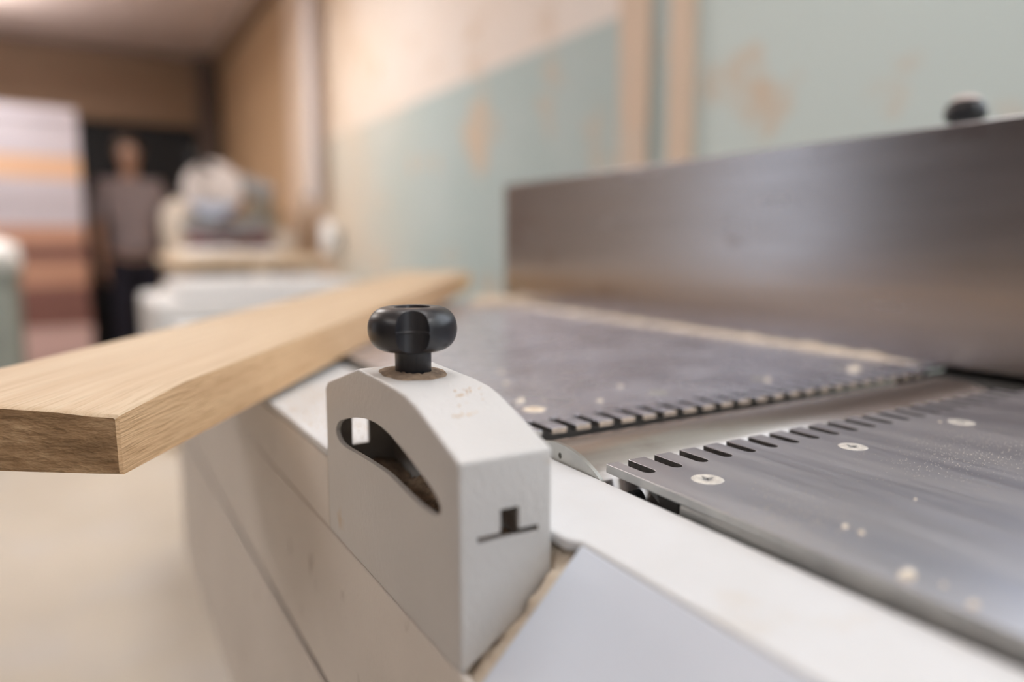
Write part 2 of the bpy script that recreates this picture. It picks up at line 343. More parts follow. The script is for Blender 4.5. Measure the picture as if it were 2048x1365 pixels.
# tables: plan outline with comb slots, extruded
PITCHX, SLOTW, SLOTL = 12.1, 4.6, 15.8
def table_mesh(y_lip, y_end, sgn, x_last, thick, ztop):
    pts = []
    x = 157.3
    pts.append((152.2, y_end)); pts.append((152.2, y_lip))
    while x + SLOTW < x_last:
        r = SLOTW / 2; yr = y_lip - sgn * (SLOTL - r)
        pts.append((x, y_lip)); pts.append((x, yr))
        for k in range(1, 6):
            t = math.pi * k / 6; pts.append((x + r - r * math.cos(t), yr - sgn * r * math.sin(t)))
        pts.append((x + SLOTW, yr)); pts.append((x + SLOTW, y_lip)); x += PITCHX
    pts += [(x_last, y_lip), (x_last, y_lip - sgn * 9), (478, y_lip - sgn * 9), (478, y_end)]
    mb = MB().prism(pts, ztop - thick, ztop, lambda a, b, d: mm(a, b, d))
    n = len(pts)                            # walls: 1 = slot wall, 2 = lip front, 3 = outer edge
    for i in range(n):
        (xa, ya), (xb, yb) = pts[i], pts[(i + 1) % n]
        inside = min(xa, xb) > 153 and max(xa, xb) < x_last - .5
        mb.m[2 + i] = 2 if inside and abs(ya - y_lip) < .01 and abs(yb - y_lip) < .01 else 1 if inside or (min(xa, xb) > x_last - .5 and abs(ya - y_end) > 1 and abs(yb - y_end) > 1) else 3
    return mb
M_slot = mat('shaded_slot_wall', (0.035, 0.033, 0.034), (0.07, 0.065, 0.06), (500, 500, 500), 0.7)  # near-black painted on steel walls for the dark they reflect
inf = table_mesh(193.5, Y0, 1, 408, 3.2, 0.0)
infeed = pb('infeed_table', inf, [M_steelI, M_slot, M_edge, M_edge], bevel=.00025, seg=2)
M_dlip = mat('dusty_lip_front', (0.62, 0.52, 0.42), (0.46, 0.40, 0.34), (300, 300, 300), 0.8)
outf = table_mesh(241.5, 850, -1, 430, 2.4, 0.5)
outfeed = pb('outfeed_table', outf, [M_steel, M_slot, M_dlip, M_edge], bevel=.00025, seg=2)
# castings below the ground plates
def casting(name, y0, y1, ztop, thick, parent):
    prof = [(y0, ztop - thick - .05), (y1, ztop - thick - .05), (y1, ztop - 40), (y0, ztop - 40)]
    mb = MB().prism(prof, 152.4, 470, lambda a, b, d: mm(d, a, b)); return mb.build(name, M_edge, parent, bevel=.001)
casting('table_casting', Y0, 158, 0, 3.2, infeed)
casting('table_casting', 280, 848, .5, 2.4, outfeed)
# undercut web and bolt seen under the tip of the infeed lip
MB().prism([(158.5, -3.3), (182, -3.3), (174, -7), (158.5, -16)], 157, 400, lambda a, b, d: mm(d, a, b)).build('lip_web', M_edge, infeed)
MB().prism([(158.5, -3.4), (168, -3.4), (166, -9), (158.5, -12)], 152.8, 155.9, lambda a, b, d: mm(d, a, b)).build('lip_bracket', M_dark, infeed)
MB().cyl(mm(152.6, 180, -9), mm(155.9, 180, -9), .0032, n=16).build('bolt', M_dgrey, infeed)
def screw(x, y, z, parent, dusty):
    mb = MB().lathe([(0.0001, 0), (.0052, 0), (.0052, .00045), (.0046, .00065), (.0022, .00068), (.0010, .00020), (.0001, .00015)], mm(x, y, z - .45), n=28)
    s = mb.build('screw', M_dustp if dusty else (M_screw if y < 200 else M_edge), parent, smooth=40)
    MB().box(mm(x - 2.4, y - .35, z + .02), mm(x + 2.4, y + .35, z + .30)).box(mm(x - .35, y - 2.4, z + .02), mm(x + .35, y + 2.4, z + .30)).build('drive_recess', M_dust if dusty else M_edge, s)
for x in (170, 245, 319, 394): screw(x, 163.5, 0, infeed, False)
for x in (174.5, 249, 323, 397): screw(x, 275, .5, outfeed, x < 200)
# cutter head
CYC, CZC, CR = 217.5, -44.0, 45.2
ch = MB()
n = 128; prof = [CYC, CZC]
ch.cyl(mm(151.2, CYC, CZC), mm(414, CYC, CZC), CR / 1000, n=128)
cutter = pb('cutter_head', ch, M_cut, smooth=30)
cap = MB().cyl(mm(149.6, CYC, CZC), mm(151.1, CYC, CZC), (CR + .35) / 1000, n=128)
hole = onx(1122, 911.8, 150)
capm = boolean(cap.mesh('cap'), [MB().cyl(mm(148, hole.y, hole.z), mm(150.9, hole.y, hole.z), .00115, n=16).mesh('c')])
obj('end_cap', capm, M_cap, cutter, smooth=30)
# knives: thin steel strips let into the drum below the table line on both flanks
for ang in (-62, 58):
    t = math.radians(ang); yy = CYC + math.sin(t) * CR; zz = CZC + math.cos(t) * CR
    MB().box(mm(153, yy - 1.2, zz - 4), mm(412, yy + 1.2, zz + .4)).build('knife', M_steel, cutter)
# body
rail = MB()
rail.box(mm(110.0, 154.4, -8), mm(XE, 279.6, -5.2)).box(mm(113.2, Y0, -8), mm(XE, 154.4, -5.2)).box(mm(XB, 279.6, -8), mm(XE, Y1, -5.2))
rl = MB().prism([(113.2, Y0), (113.2, 154.4), (110.2, 158), (110.2, 279.8), (XB, 279.8), (XB, Y1), (XE, Y1), (XE, Y0)], -9.0, -5.2, lambda a, b, d: mm(a, b, d))
pb('table_rail', rl, M_paint, bevel=.0012, seg=3)
pb('rail_web', mbox((XE - 3, Y0, -60), (XE - .2, Y1, -9.1)), M_paint)
lid = MB().prism([(113.4, -6.0), (XB + .4, -38.0), (XB + 2.2, -39.6), (115.2, -8.2)], Y0, 154.2, lambda a, b, d: mm(a, d, b))
pb('sloped_cover', lid, M_lid, bevel=.0008, seg=2)
pb('side_panel', mbox((XB, 279.8, -38.2), (XB + 2.5, Y1, -9.2)), M_side, bevel=.0006)
pb('side_panel', mbox((XB, Y0, -110.8), (XB + 2.5, Y1, -38.9)), M_side, bevel=.0006)
pb('side_panel', mbox((XB, Y0, -257), (XB + 2.5, Y1, -115.6)), M_side, bevel=.0008)
pb('end_panel', mbox((XB + 2.6, Y1 - 2.5, -257), (470, Y1 - .1, -9.3)), M_side)
body = MB()
mbox((XB + 3.2, Y0, -254), (XB + 5, Y1 - 2.6, -41), body); mbox((XB + 3.2, Y0, -46), (XE - 3.1, Y1 - 2.6, -41), body)
mbox((XE - .1, 150, -110), (470, 290, -100), body); mbox((XB + 5.1, Y0, -257), (470, Y1 - 2.6, -250), body); mbox((468, Y0, -249), (472, Y1 - 2.7, -42), body)
mbox((414.6, 184.0, -8), (467.5, 252, -3.6), body); mbox((462.0, 185.2, -3.5), (470, 249.8, 7.5), body)  # added plates, near-black in place of the shade below the fence
pb('body_core_and_gap_shade', body, M_dark)
pb('base', MB().box((.20, -.25, 0), (.45, .72, TZ - .2571)), M_side, bevel=.004)

# guard bracket: sheet-metal housing with an arched slot, clamp knob
XR = 108.8
brk = thing('guard_bracket', mm(94.4, 220, -38), 'white sheet-metal bracket with arched slot and black knob on the planer edge', 'bracket')
prof = [(162, -37.8), (162, 19.6), (172.5, 23.3), (183, 27.0), (191, 29.7), (198, 31.2), (206, 31.9), (239.4, 32.8), (275.8, 22.4), (279.3, 19.5), (279.3, -37.8)]
hb = MB().prism(prof, XB, XR, lambda a, b, d: Vector((d, a, b)))
bm = bmesh.new(); bm.from_mesh(hb.mesh('h'))
ed = [e for e in bm.edges if len(e.link_faces) == 2 and e.calc_face_angle() > math.radians(25) and (e.verts[0].co.z > -30 or e.verts[1].co.z > -30)]
bmesh.ops.bevel(bm, geom=ed, offset=1.0, segments=4, profile=0.5, affect='EDGES')
hm = bpy.data.meshes.new('h2'); bm.to_mesh(hm); bm.free()
iprof = [(163.8, -45), (163.8, 18.0), (172.9, 21.4), (190.4, 27.5), (198.0, 29.3), (206, 30.0), (239.0, 30.9), (275.0, 20.8), (277.4, 18.6), (277.4, -45)]
inner = MB().prism(iprof, XB + 1.8, XR - 1.8, lambda a, b, d: Vector((d, a, b))).mesh('i')
slp = [(672, 858), (680, 842), (705, 836), (735, 839), (765, 856), (800, 893), (840, 945), (868, 985), (881, 1015), (878, 1032), (868, 1031), (840, 1012), (810, 984), (770, 945), (720, 912), (690, 894), (676, 878)]
sl3 = [onx(px, py, XB) for px, py in slp]; sl = [(p.y, p.z) for p in sl3]
def catmull(p, k=5):
    out = []; n = len(p)
    for i in range(n):
        a, b, c, d = (Vector(p[(i + j) % n]) for j in (-1, 0, 1, 2))
        for s in range(k):
            t = s / k; out.append(tuple(.5 * ((2 * b) + (c - a) * t + (2 * a - 5 * b + 4 * c - d) * t * t + (3 * b - a - 3 * c + d) * t ** 3)))
    return out
slotc = MB().prism(catmull(sl, 4), XB - 2, XB + 1.9 + 2, lambda a, b, d: Vector((d, a, b))).mesh('s')
t1 = MB().box((92.2, 160, -1.6), (98.1, 166, 5.1)).mesh('t'); t2 = MB().prism([(85.3, -3.1), (104.2, -3.1), (104.2, -1.3), (85.3, -1.3)], 160, 166, lambda a, b, d: Vector((a, d, b))).mesh('t')
wa, wb_ = ony(703, 834, 278), ony(738, 882, 278)
bw = MB().box((wa.x, 275, -4.5), (wb_.x, 281, wa.z)).mesh('w')
wedge = MB().prism([(XB + .5, -38.2), (XR + 5, -17), (XR + 5, -60), (XB + .5, -60)], 158, 290, lambda a, b, d: Vector((a, d, b))).mesh('g')
hous = boolean(hm, [inner, slotc, t1, t2, bw, wedge])
hous.transform(Matrix.Diagonal((.001, .001, .001, 1))); hous.transform(Matrix.Translation((0, 0, TZ)))
obj('housing', hous, M_house, brk, smooth=35)
# inside: rail continues at the bottom, filled with dust
def inside(u, v):
    x = XB + 2.2 + v * 24.2; y = 164.2 + u * 113
    z = -8 + 5 * noise.noise(Vector((x * .09, y * .05, 3))) + 1.2 * noise.noise(Vector((x * .5, y * .5, 1))) - (u * 8 if u < .3 else 2.4)
    return mm(x, y, min(z - 2, -4))
tag(lump('sawdust_fill', inside, M_dustb, 80, 18, brk), 'brown sawdust lying inside the slotted bracket', None, kind='stuff')
# knob
KX, KY = 94.4, 224.6
kz0, kz1 = 40.0, 54.8
R = 14.8; H = kz1 - kz0
kp = []
for k in range(25):
    t = -math.pi / 2 + math.pi * k / 24
    kp.append((7.4 + (R - 7.4) * max(0, math.cos(t)) ** .86, kz0 + H / 2 + (H / 2) * math.copysign(abs(math.sin(t)) ** .95, t)))
kp = [(0.01, kz0 + .6), (6.2, kz0 + .3)] + kp + [(6.9, kz1 - .1), (6.0, kz1 - .2), (5.8, kz1 - 1.6), (0.01, kz1 - 1.6)]
kn = MB().lathe(kp, (KX, KY, 0), 128)
cuts = []
face = math.atan2(-KY, -KX)                # one flute looks at the photographer
for k in range(3):
    a = face + k * 2 * math.pi / 3; cx_, cy_ = KX + 17.0 * math.cos(a), KY + 17.0 * math.sin(a)
    cuts.append(MB().lathe([(0.01, 36), (6.3, 36), (6.3, 46.8), (6.05, 47.1), (6.05, 47.4), (6.3, 47.7), (6.3, 58), (0.01, 58)], (cx_, cy_, 0), 40).mesh('c'))
km = boolean(kn.mesh('k'), cuts)
km.transform(Matrix.Diagonal((.001, .001, .001, 1))); km.transform(Matrix.Translation((0, 0, TZ)))
knob = obj('knob', km, M_black, brk, smooth=32)
MB().lathe([(0.00001, 0), (.0056, 0), (.0056, .0005), (.0001, .0009)], mm(KX, KY, 53.25), 40).build('cap_insert', M_dustb, knob, smooth=40)
MB().lathe([(0.00001, 0), (.0058, 0), (.0060, .0004), (.0061, .0090), (.0066, .0100), (.0001, .0100)], mm(KX, KY, 31.2), 48).build('stem', M_black, knob, smooth=40)
# dust ring round the stem
def ring(u, v):
    a = 2 * math.pi * u; r = 5.8 + v * (5.2 + 1.6 * noise.noise(Vector((math.cos(a) * 2, math.sin(a) * 2, 5))))
    x, y = KX + r * math.cos(a), KY + 1.25 * r * math.sin(a)
    zt = 31.9 + (y - 206) * (0.9 / 33.4)
    h = (1 - v) * 1.0 + .5 * noise.noise(Vector((x * .8, y * .8, 2))) * (1 - v)
    return mm(min(max(x, XB + 2.2), XR - 2.2), y, zt + .04 + max(h, 0.0))
tag(lump('sawdust_ring', ring, M_dustb, 72, 8, brk), 'ring of brown sawdust round the stem of the black knob', None, kind='stuff')
# dust smear on the slope
def slope_z(y):
    for (a, za), (b, zb) in zip(prof[1:], prof[2:]):
        if a <= y <= b: return za + (zb - za) * (y - a) / (b - a)
    return 20
sm = MB()
for k in range(26):
    px, py = random.gauss(938, 14), random.gauss(822, 22)
    p = onz(px, py, 28)
    for _ in range(3): p = onz(px, py, slope_z(p.y))
    if not (XB + 3 < p.x < XR - 3 and 168 < p.y < 215): continue
    r = random.uniform(.15, .5); a0 = random.random() * 6
    pts = [(p.x + r * random.uniform(.6, 1.3) * math.cos(a0 + i * 1.05), p.y + 1.4 * r * random.uniform(.6, 1.3) * math.sin(a0 + i * 1.05)) for i in range(6)]
    sm.prism(pts, 0, .12, lambda a, b, d: mm(a, b, slope_z(b) + .02 + d))
tag(sm.build('sawdust_smear', M_dust, brk), 'tan sawdust crumbs stuck to the bracket slope', None, kind='stuff')

# sawdust between bracket and cover, strip along the fence, specks
def gapdust(u, v):
    x = 82 + u * 66; y = 154.6 + v * 15.4
    top = -40 + (x - 82) * .95 if x < 112 else -11.5
    z = min(top, -9.5) + 1.8 * noise.noise(Vector((x * .3, y * .5, 7))) + .6 * noise.noise(Vector((x, y, 1)))
    zz = z - 2.0 + (2.5 if 100 < x < 116 else 0)
    if y > 161: zz = min(zz, -38.6 + (x - 80.5) * .637 if x < 109.5 else -9.6)
    return mm(x, y, zz)
tag(lump('sawdust', gapdust, M_dustp, 90, 16), 'pale sawdust packed in the gap between the bracket and the bluish cover', 'sawdust', kind='stuff')

# ------------------------------------------------------------------ fence
FA, FB = Vector((471, 815)), Vector((450, 199))
fdir = (FB - FA).normalized(); fn_ = Vector((-fdir.y, fdir.x))
if fn_.x < 0: fn_ = -fn_
FE = FA + fdir * 1200
fence = thing('planer_fence', mm(465, 500, 0.6), 'tall dark steel fence plate standing along the far side of the planer table', 'fence')
def fpt(along, off, z): p = FA + fdir * along + fn_ * off; return mm(p.x, p.y, z)
def fbox(a0, a1, o0, o1, z0, z1):
    vs = [fpt(a, o, z) for z in (z0, z1) for a, o in ((a0, o0), (a1, o0), (a1, o1), (a0, o1))]
    return MB().add(vs, [(0, 1, 2, 3), (4, 5, 6, 7), (0, 1, 5, 4), (1, 2, 6, 5), (2, 3, 7, 6), (3, 0, 4, 7)])
vs = [fpt(a, o, z) for (a, zs) in ((0, (1.2, 150.3)), (616, (1.2, 145.5)), (1200, (1.2, 141))) for o in (0, 9) for z in zs]
fm = MB().add(vs, [(0, 1, 3, 2), (8, 10, 11, 9), (0, 4, 5, 1), (4, 8, 9, 5), (2, 3, 7, 6), (6, 7, 11, 10), (1, 5, 7, 3), (5, 9, 11, 7), (0, 2, 6, 4), (4, 6, 10, 8)])
fm.build('fence_plate', M_fence, fence, bevel=.0006)
fbox(120, 1180, 9.2, 40, 8, 22).build('fence_foot', M_edge, fence, bevel=.002)
fbox(500, 570, 9.2, 70, 22.2, 135).build('fence_support', M_grey, fence, bevel=.003)
kp_ = ony(1931, 218, 283); kc = Vector((kp_.x * 520 / kp_.x, 0, 0))
KF = onx(1931, 222, 524)
kb = MB().lathe([(.00001, 0), (.0046, 0), (.0046, .013), (.0085, .0145), (.0125, .018), (.0130, .023), (.0110, .028), (.006, .030), (.00001, .030)], mm(KF.x, KF.y, KF.z - 23), 32)
kbo = kb.build('lock_knob', M_black, fence, smooth=45)
MB().lathe([(.00001, 0), (.0088, 0), (.0075, .0022), (.0040, .0034), (.00001, .0037)], mm(KF.x, KF.y, KF.z + 6.6), 28).build('knob_cap', mat('pale_pink_cap', (0.72, 0.62, 0.58), (0.66, 0.56, 0.52), (200, 200, 200), .7), kbo, smooth=45)
MB().cyl(mm(KF.x, KF.y, 135.2), mm(KF.x, KF.y, KF.z - 22.9), .0045, n=16).build('knob_post', M_grey, fence)

# sawdust strip along the foot of the fence on the outfeed table
def strip(u, v):
    a = 2 + u * 558; w = 8.5 * (0.75 + .5 * noise.noise(Vector((a * .02, 0, 0)))) * (1 if u < .93 else (1 - u) / .07 + .05)
    off = -0.6 - v * w
    z = .52 + 3.4 * math.sin(math.pi * v) * (0.8 + .9 * noise.noise(Vector((a * .06, v * 2, 4)))) * (1 if u < .93 else (1 - u) / .07)
    return fpt(a, off, max(z, .53))
tag(lump('sawdust_strip', strip, M_dustp, 260, 6), 'pale strip of sawdust along the foot of the steel fence', 'sawdust', kind='stuff')

# ------------------------------------------------------------------ the board
yaw, pit = math.radians(35.677), math.radians(1.10)
LB, TB, WB = 828.0, 24.05, 95.0
BZ0 = -1.2; BY0 = 379.5 - (BZ0 + 2) * 3.36
d = Vector((math.sin(yaw) * math.cos(pit), math.cos(yaw) * math.cos(pit), math.sin(pit)))
sv = Vector((math.cos(yaw), -math.sin(yaw), 0)); uv_ = sv.cross(d)
stations = [0, 1.2, 5, 12, 20, 28, 36, 44, 60, 80, 120, 200, 320, 460, 640, LB - 1, LB]
bdm = MB(); prev = None
for i, s in enumerate(stations):
    dip = 3.0 * max(0, 1 - s / 44)
    e = .8 if s in (0, LB) else 0
    wob = .25 * noise.noise(Vector((s * .03, 0, 2)))
    rowv = [(-WB + e, e), (-WB / 2, e * .5), (-14, e * .5), (0 - e + wob, e), (0 - e + wob, TB * .5), (0 - e + wob, TB - dip - e - .5), (-.6 - e + wob, TB - dip - e), (-9, TB - dip * .9 - e), (-22, TB - dip * .6 - e * .6), (-WB / 2, TB - dip * .2 - e * .6), (-WB + e + .6, TB - e), (-WB + e, TB - e - .6)]
    bdm.v += [(s / 1000, a / 1000, b / 1000) for a, b in rowv]
    n = len(rowv)
    if i:
        for k in range(n):
            k2 = (k + 1) % n
            bdm.f.append(((i - 1) * n + k, (i - 1) * n + k2, i * n + k2, i * n + k)); bdm.m.append(1 if k in (3, 4) and True else 0)
n = 12
bdm.f.append(tuple(range(n))); bdm.m.append(2); bdm.f.append(tuple((len(stations) - 1) * n + k for k in range(n))[::-1]); bdm.m.append(2)
bo = bdm.build('wooden_board', [M_wood, M_woods, M_woode], smooth=30)
B0 = Vector((XB, BY0, BZ0)) - d * 123.5
# local axes: x along the board, y across (towards the planer), z up
bo.matrix_world = Matrix.Translation(mm(*B0)) @ Matrix((d, sv, uv_)).transposed().to_4x4()
tag(bo, 'long pale wooden board laid slantwise across the planer with its rough end near the camera', 'board')
# offcut that carries the far end of the board
oc = MB().prism([(0, 0), (78, 0), (74, 9.4), (3, 8.2)], -24, 24, lambda a, b, c: Vector((a / 1000, c / 1000, b / 1000)))
oco = oc.build('wood_offcut', M_bench, bevel=.001)
oco.location = mm(420, 812, .55); oco.rotation_euler = (0, 0, math.radians(-30))
tag(oco, 'small pale wood offcut on the far end of the planer table by the fence', 'offcut')

# ------------------------------------------------------------------ chips and specks on the tables
def chip(x, y, z, r, h, label, group=None, m=None):
    k = 7; a0 = random.random() * 6; el = random.uniform(1.0, 1.7)
    rr = [random.uniform(.7, 1.2) * r for _ in range(k)]
    lo = [(x + el * rr[i] * math.cos(a0 + i * 2 * math.pi / k), y + rr[i] * math.sin(a0 + i * 2 * math.pi / k)) for i in range(k)]
    c = MB(); b = [mm(px, py, z + .03) for px, py in lo]; t = [mm(x + (px - x) * .7 + .1 * r, y + (py - y) * .7, z + h * random.uniform(.7, 1.2)) for px, py in lo]
    c.add(b + t, [tuple(range(k))[::-1], tuple(range(k, 2 * k))] + [(i, (i + 1) % k, k + (i + 1) % k, k + i) for i in range(k)])
    o = c.build('wood_chip', m or M_chip, origin=mm(x, y, z)); tag(o, label, 'wood chip', group); return o
G = 'wood chips on the planer tables'
for (px, py, r, lab) in ((1690, 1055, .75, 'small bright wood chip on the infeed table, left one of a close pair'), (1722, 1067, .75, 'small bright wood chip on the infeed table, right one of a close pair'),
                         (1815, 1156, 1.35, 'largest pale wood chip near the front edge of the infeed table'), (1945, 1213, 1.0, 'pale wood chip nearest the camera on the infeed table edge'),
                         (1888, 1172, .6, 'faint pinkish wood chip between the two big chips on the infeed table'), (1830, 1000, .45, 'tiny pale wood chip alone in the middle of the infeed table'),
                         (1880, 845, .5, 'tiny pale wood chip right of the screws on the infeed table')):
    p = onz(px, py); chip(p.x, p.y, 0, r * 1.25, r * .9, lab, G)
for (px, py, r, lab) in ((1200, 803, .9, 'white wood chip just behind the comb teeth of the outfeed table'), (1240, 775, .9, 'whitish wood chip in the middle of the outfeed table'),
                         (1535, 762, 1.2, 'bright wood chip on the outfeed table right of centre'), (1708, 741, 2.4, 'pale wood chip at the right end of the sawdust strip'),
                         (1040, 804, 1.4, 'cream wood chip beside the bracket slope on the outfeed table'), (1012, 768, 1.3, 'upper cream wood chip beside the black knob'),
                         (1003, 745, 1.1, 'small cream wood chip on the outfeed table right of the knob stem')):
    p = onz(px, py, .5); chip(p.x, p.y, .5, r * 1.4, r * 1.0, lab, G)
def specks(name, n, gen, z, rmin, rmax, m, label):
    mb = MB()
    for _ in range(n):
        x, y = gen()
        if x is None: continue
        r = random.uniform(rmin, rmax); a = random.random() * 6
        b = [mm(x + r * math.cos(a + i * 2.09), y + r * math.sin(a + i * 2.09), z + .01) for i in range(3)] + [mm(x, y, z + r * .9)]
        mb.add(b, [(0, 2, 1), (0, 1, 3), (1, 2, 3), (2, 0, 3)])
    tag(mb.build(name, m), label, 'sawdust', kind='stuff')
def px_gen(cx_, cy_, sx, sy, z, ok):
    def g():
        p = onz(random.gauss(cx_, sx), random.gauss(cy_, sy), z)
        return (p.x, p.y) if ok(p.x, p.y) else (None, None)
    return g
okin = lambda x, y: 154 < x < 440 and 20 < y < 176
okout = lambda x, y: 154 < x < 440 and 262 < y < 800
specks('sawdust_specks', 1100, px_gen(1940, 900, 120, 36, 0, okin), 0, .07, .18, M_chip, 'fine glittering sawdust specks on the right of the infeed table')
specks('sawdust_specks', 700, px_gen(1570, 1050, 70, 34, 0, okin), 0, .08, .22, M_dustp, 'dusty patch of fine sawdust along the front edge of the infeed table')
specks('sawdust_specks', 900, px_gen(1080, 780, 60, 34, .5, okout), .5, .12, .34, M_dustp, 'fine sawdust scattered on the outfeed table behind the bracket')
specks('sawdust_specks', 900, px_gen(1130, 660, 90, 22, .5, okout), .5, .2, .5, M_dustb, 'brownish sawdust specks on the far half of the outfeed table')
def on_rail():
    return random.uniform(84, 147), random.uniform(285, 420)
specks('sawdust_specks', 2200, on_rail, -5.2, .12, .5, M_dust, 'tan sawdust sprinkled on the white rail behind the bracket under the board')

# ------------------------------------------------------------------ white machine behind the planer
def W(px, py, y): return room(px, py, y)
wm = thing('white_machine', (0.5, 2.2, 0), 'white machine with a stepped top behind the long board', 'machine')
MB().box((.155, 2.0, .55), (.80, 2.55, .80)).build('machine_body', M_white, wm, bevel=.015)
MB().box((.23, 2.12, .8005), (.72, 2.55, .84)).build('machine_top', M_white, wm, bevel=.01)
MB().box((.42, 2.05, 0), (.77, 2.5, .5495)).build('machine_base', M_grey, wm, bevel=.01)

# ------------------------------------------------------------------ workbench with tools against the right wall
BT = .885
wbn = thing('workbench', (.8, 4.3, 0), 'cluttered timber workbench against the right wall', 'workbench')
for i in range(4):
    MB().box((.40, 3.98 + i * .205, BT - .05), (1.145, 3.98 + i * .205 + .20, BT)).build('top_plank', M_bench, wbn, bevel=.004)
for x in (.43, .80, 1.06):
    for y in (4.02, 4.70):
        MB().box((x, y, 0), (x + .075, y + .075, BT - .0505)).build('leg', M_plain if x > .7 else M_beam, wbn, bevel=.004)
MB().box((.43, 4.10, .30), (1.13, 4.69, .33)).build('shelf', M_bench, wbn, bevel=.003)
MB().box((.45, 4.76, .331), (1.12, 4.775, BT - .06)).build('back_board', M_beam, wbn)
# boxes under the bench
for (x0, x1, z1, m, lab) in ((.52, .78, .72, M_dgrey, 'black crate on the shelf under the workbench, left one'), (.89, 1.045, .70, M_beam, 'brown crate on the shelf under the workbench, right one')):
    t = thing('crate', ((x0 + x1) / 2, 4.4, .331), lab, 'crate', 'crates under the workbench')
    MB().box((x0, 4.18, .331), (x1, 4.62, .35)).box((x0, 4.18, .35), (x1, 4.195, z1)).box((x0, 4.605, .35), (x1, 4.62, z1)).box((x0, 4.195, .35), (x0 + .015, 4.605, z1)).box((x1 - .015, 4.195, .35), (x1, 4.605, z1)).build('crate_body', m, t)
    MB().box((x0 - .006, 4.174, z1 - .04), (x1 + .006, 4.18, z1)).build('crate_rim', m, t)
# mitre saw
msw = thing('mitre_saw', (.72, 4.34, BT), 'pale and dark mitre saw with dark red base on the cluttered workbench', 'saw')
M_red = mat('dark_red_paint', (0.17, 0.06, 0.065), (0.12, 0.045, 0.05), (12, 12, 12), .5)
M_shell = mat('pale_saw_shell', (0.66, 0.60, 0.58), (0.58, 0.52, 0.50), (9, 9, 9), .45)
MB().box((.52, 4.20, BT + .06), (.93, 4.40, BT + .125)).box((.54, 4.22, BT + .0005), (.58, 4.38, BT + .06)).box((.87, 4.22, BT + .0005), (.91, 4.38, BT + .06)).build('saw_base', M_red, msw, bevel=.008)
MB().cyl((.72, 4.26, BT + .126), (.72, 4.26, BT + .150), .13, n=40).build('turntable', M_grey, msw, smooth=40)
MB().box((.50, 4.37, BT + .126), (.68, 4.385, BT + .20)).box((.76, 4.37, BT + .126), (.95, 4.385, BT + .20)).build('saw_fence', M_grey, msw, bevel=.003)
MB().prism([(.66, BT + .15), (.78, BT + .15), (.70, BT + .46), (.63, BT + .46)], 4.41, 4.47, lambda a, b, c: Vector((a, c, b))).build('saw_arm', M_red, msw, bevel=.008)
hd = []
for k in range(28):
    a = math.radians(-25 + k * 230 / 27); hd.append((.66 + .150 * math.cos(a), BT + .36 + .150 * math.sin(a)))
MB().prism(hd, 4.30, 4.38, lambda a, b, c: Vector((a, c, b))).build('blade_guard', M_shell, msw, bevel=.01)
MB().cyl((.66, 4.335, BT + .35), (.66, 4.339, BT + .35), .140, n=60).build('saw_blade', M_steel, msw, smooth=40)
MB().cyl((.74, 4.39, BT + .42), (.96, 4.39, BT + .36), .055, n=28).cyl((.96, 4.39, BT + .36), (.99, 4.39, BT + .352), .045, n=28).build('motor', M_grey, msw, smooth=40)
MB().tube([(.60, 4.30, BT + .50), (.54, 4.22, BT + .53), (.57, 4.14, BT + .50), (.64, 4.18, BT + .45)], .018).build('handle', M_dgrey, msw, smooth=40)
# white sheets, sacks, tub, planks, can
sh = MB(); g = 14
for j in range(g + 1):
    for i in range(g + 1):
        x = .44 + .50 * i / g; y = 3.985 + .19 * j / g
        sh.v.append((x, y, BT + .022 + .010 * noise.noise(Vector((x * 9, y * 9, 1))) + .02 * (j / g)))
for j in range(g):
    for i in range(g): sh.f.append((j * (g + 1) + i, j * (g + 1) + i + 1, (j + 1) * (g + 1) + i + 1, (j + 1) * (g + 1) + i)); sh.m.append(0)
so = sh.build('paper_sheet', M_white, smooth=60); sm_ = so.modifiers.new('thick', 'SOLIDIFY'); sm_.thickness = .004; sm_.offset = 1
tag(so, 'crumpled white sheet lying along the front of the cluttered workbench', 'sheet')
def sack(name, c, sx, sy, h, m, label):
    mb = MB(); nu, nv = 28, 16; vs = []
    for j in range(nv + 1):
        v = j / nv
        for i in range(nu):
            a = 2 * math.pi * i / nu; rr = (math.sin(math.pi * min(v * .5 + .28, .93))) * (1 + .22 * noise.noise(Vector((math.cos(a) * 1.5 + c[0] * 9, math.sin(a) * 1.5, v * 3))))
            if v > .8: rr *= 1 - (v - .8) * 2.6
            vs.append((c[0] + sx * rr * math.cos(a), c[1] + sy * rr * math.sin(a), c[2] + h * v))
    fs = [(j * nu + i, j * nu + (i + 1) % nu, (j + 1) * nu + (i + 1) % nu, (j + 1) * nu + i) for j in range(nv) for i in range(nu)]
    fs += [tuple(range(nu))[::-1], tuple(nv * nu + i for i in range(nu))]
    return tag(mb.add(vs, fs).build(name, m, smooth=60), label, 'sack')
sack('paper_sack', (.52, 4.62, BT + .001), .10, .12, .32, M_sack, 'brownish paper sack at the left rear of the cluttered workbench')
sack('paper_sack', (.97, 4.60, BT + .001), .10, .12, .36, mat('greenish_sack', (0.40, 0.39, 0.33), (0.33, 0.32, 0.27), (9, 9, 9), .8), 'greenish grey sack at the right rear of the cluttered workbench')
jar = thing('storage_tub', (1.02, 4.18, BT), 'pale round tub on the right part of the cluttered workbench', 'tub')
MB().lathe([(.0001, 0), (.055, 0), (.062, .01), (.066, .115), (.0001, .115)], (1.02, 4.18, BT + .0005), 32).build('tub_body', M_sack, jar, smooth=40)
MB().lathe([(.0001, 0), (.070, 0), (.070, .014), (.0001, .018)], (1.02, 4.18, BT + .116), 32).build('tub_lid', M_plain, jar, smooth=40)
bt_ = thing('dark_bottle', (1.125, 4.02, BT), 'tall dark brown bottle at the right corner of the workbench', 'bottle')
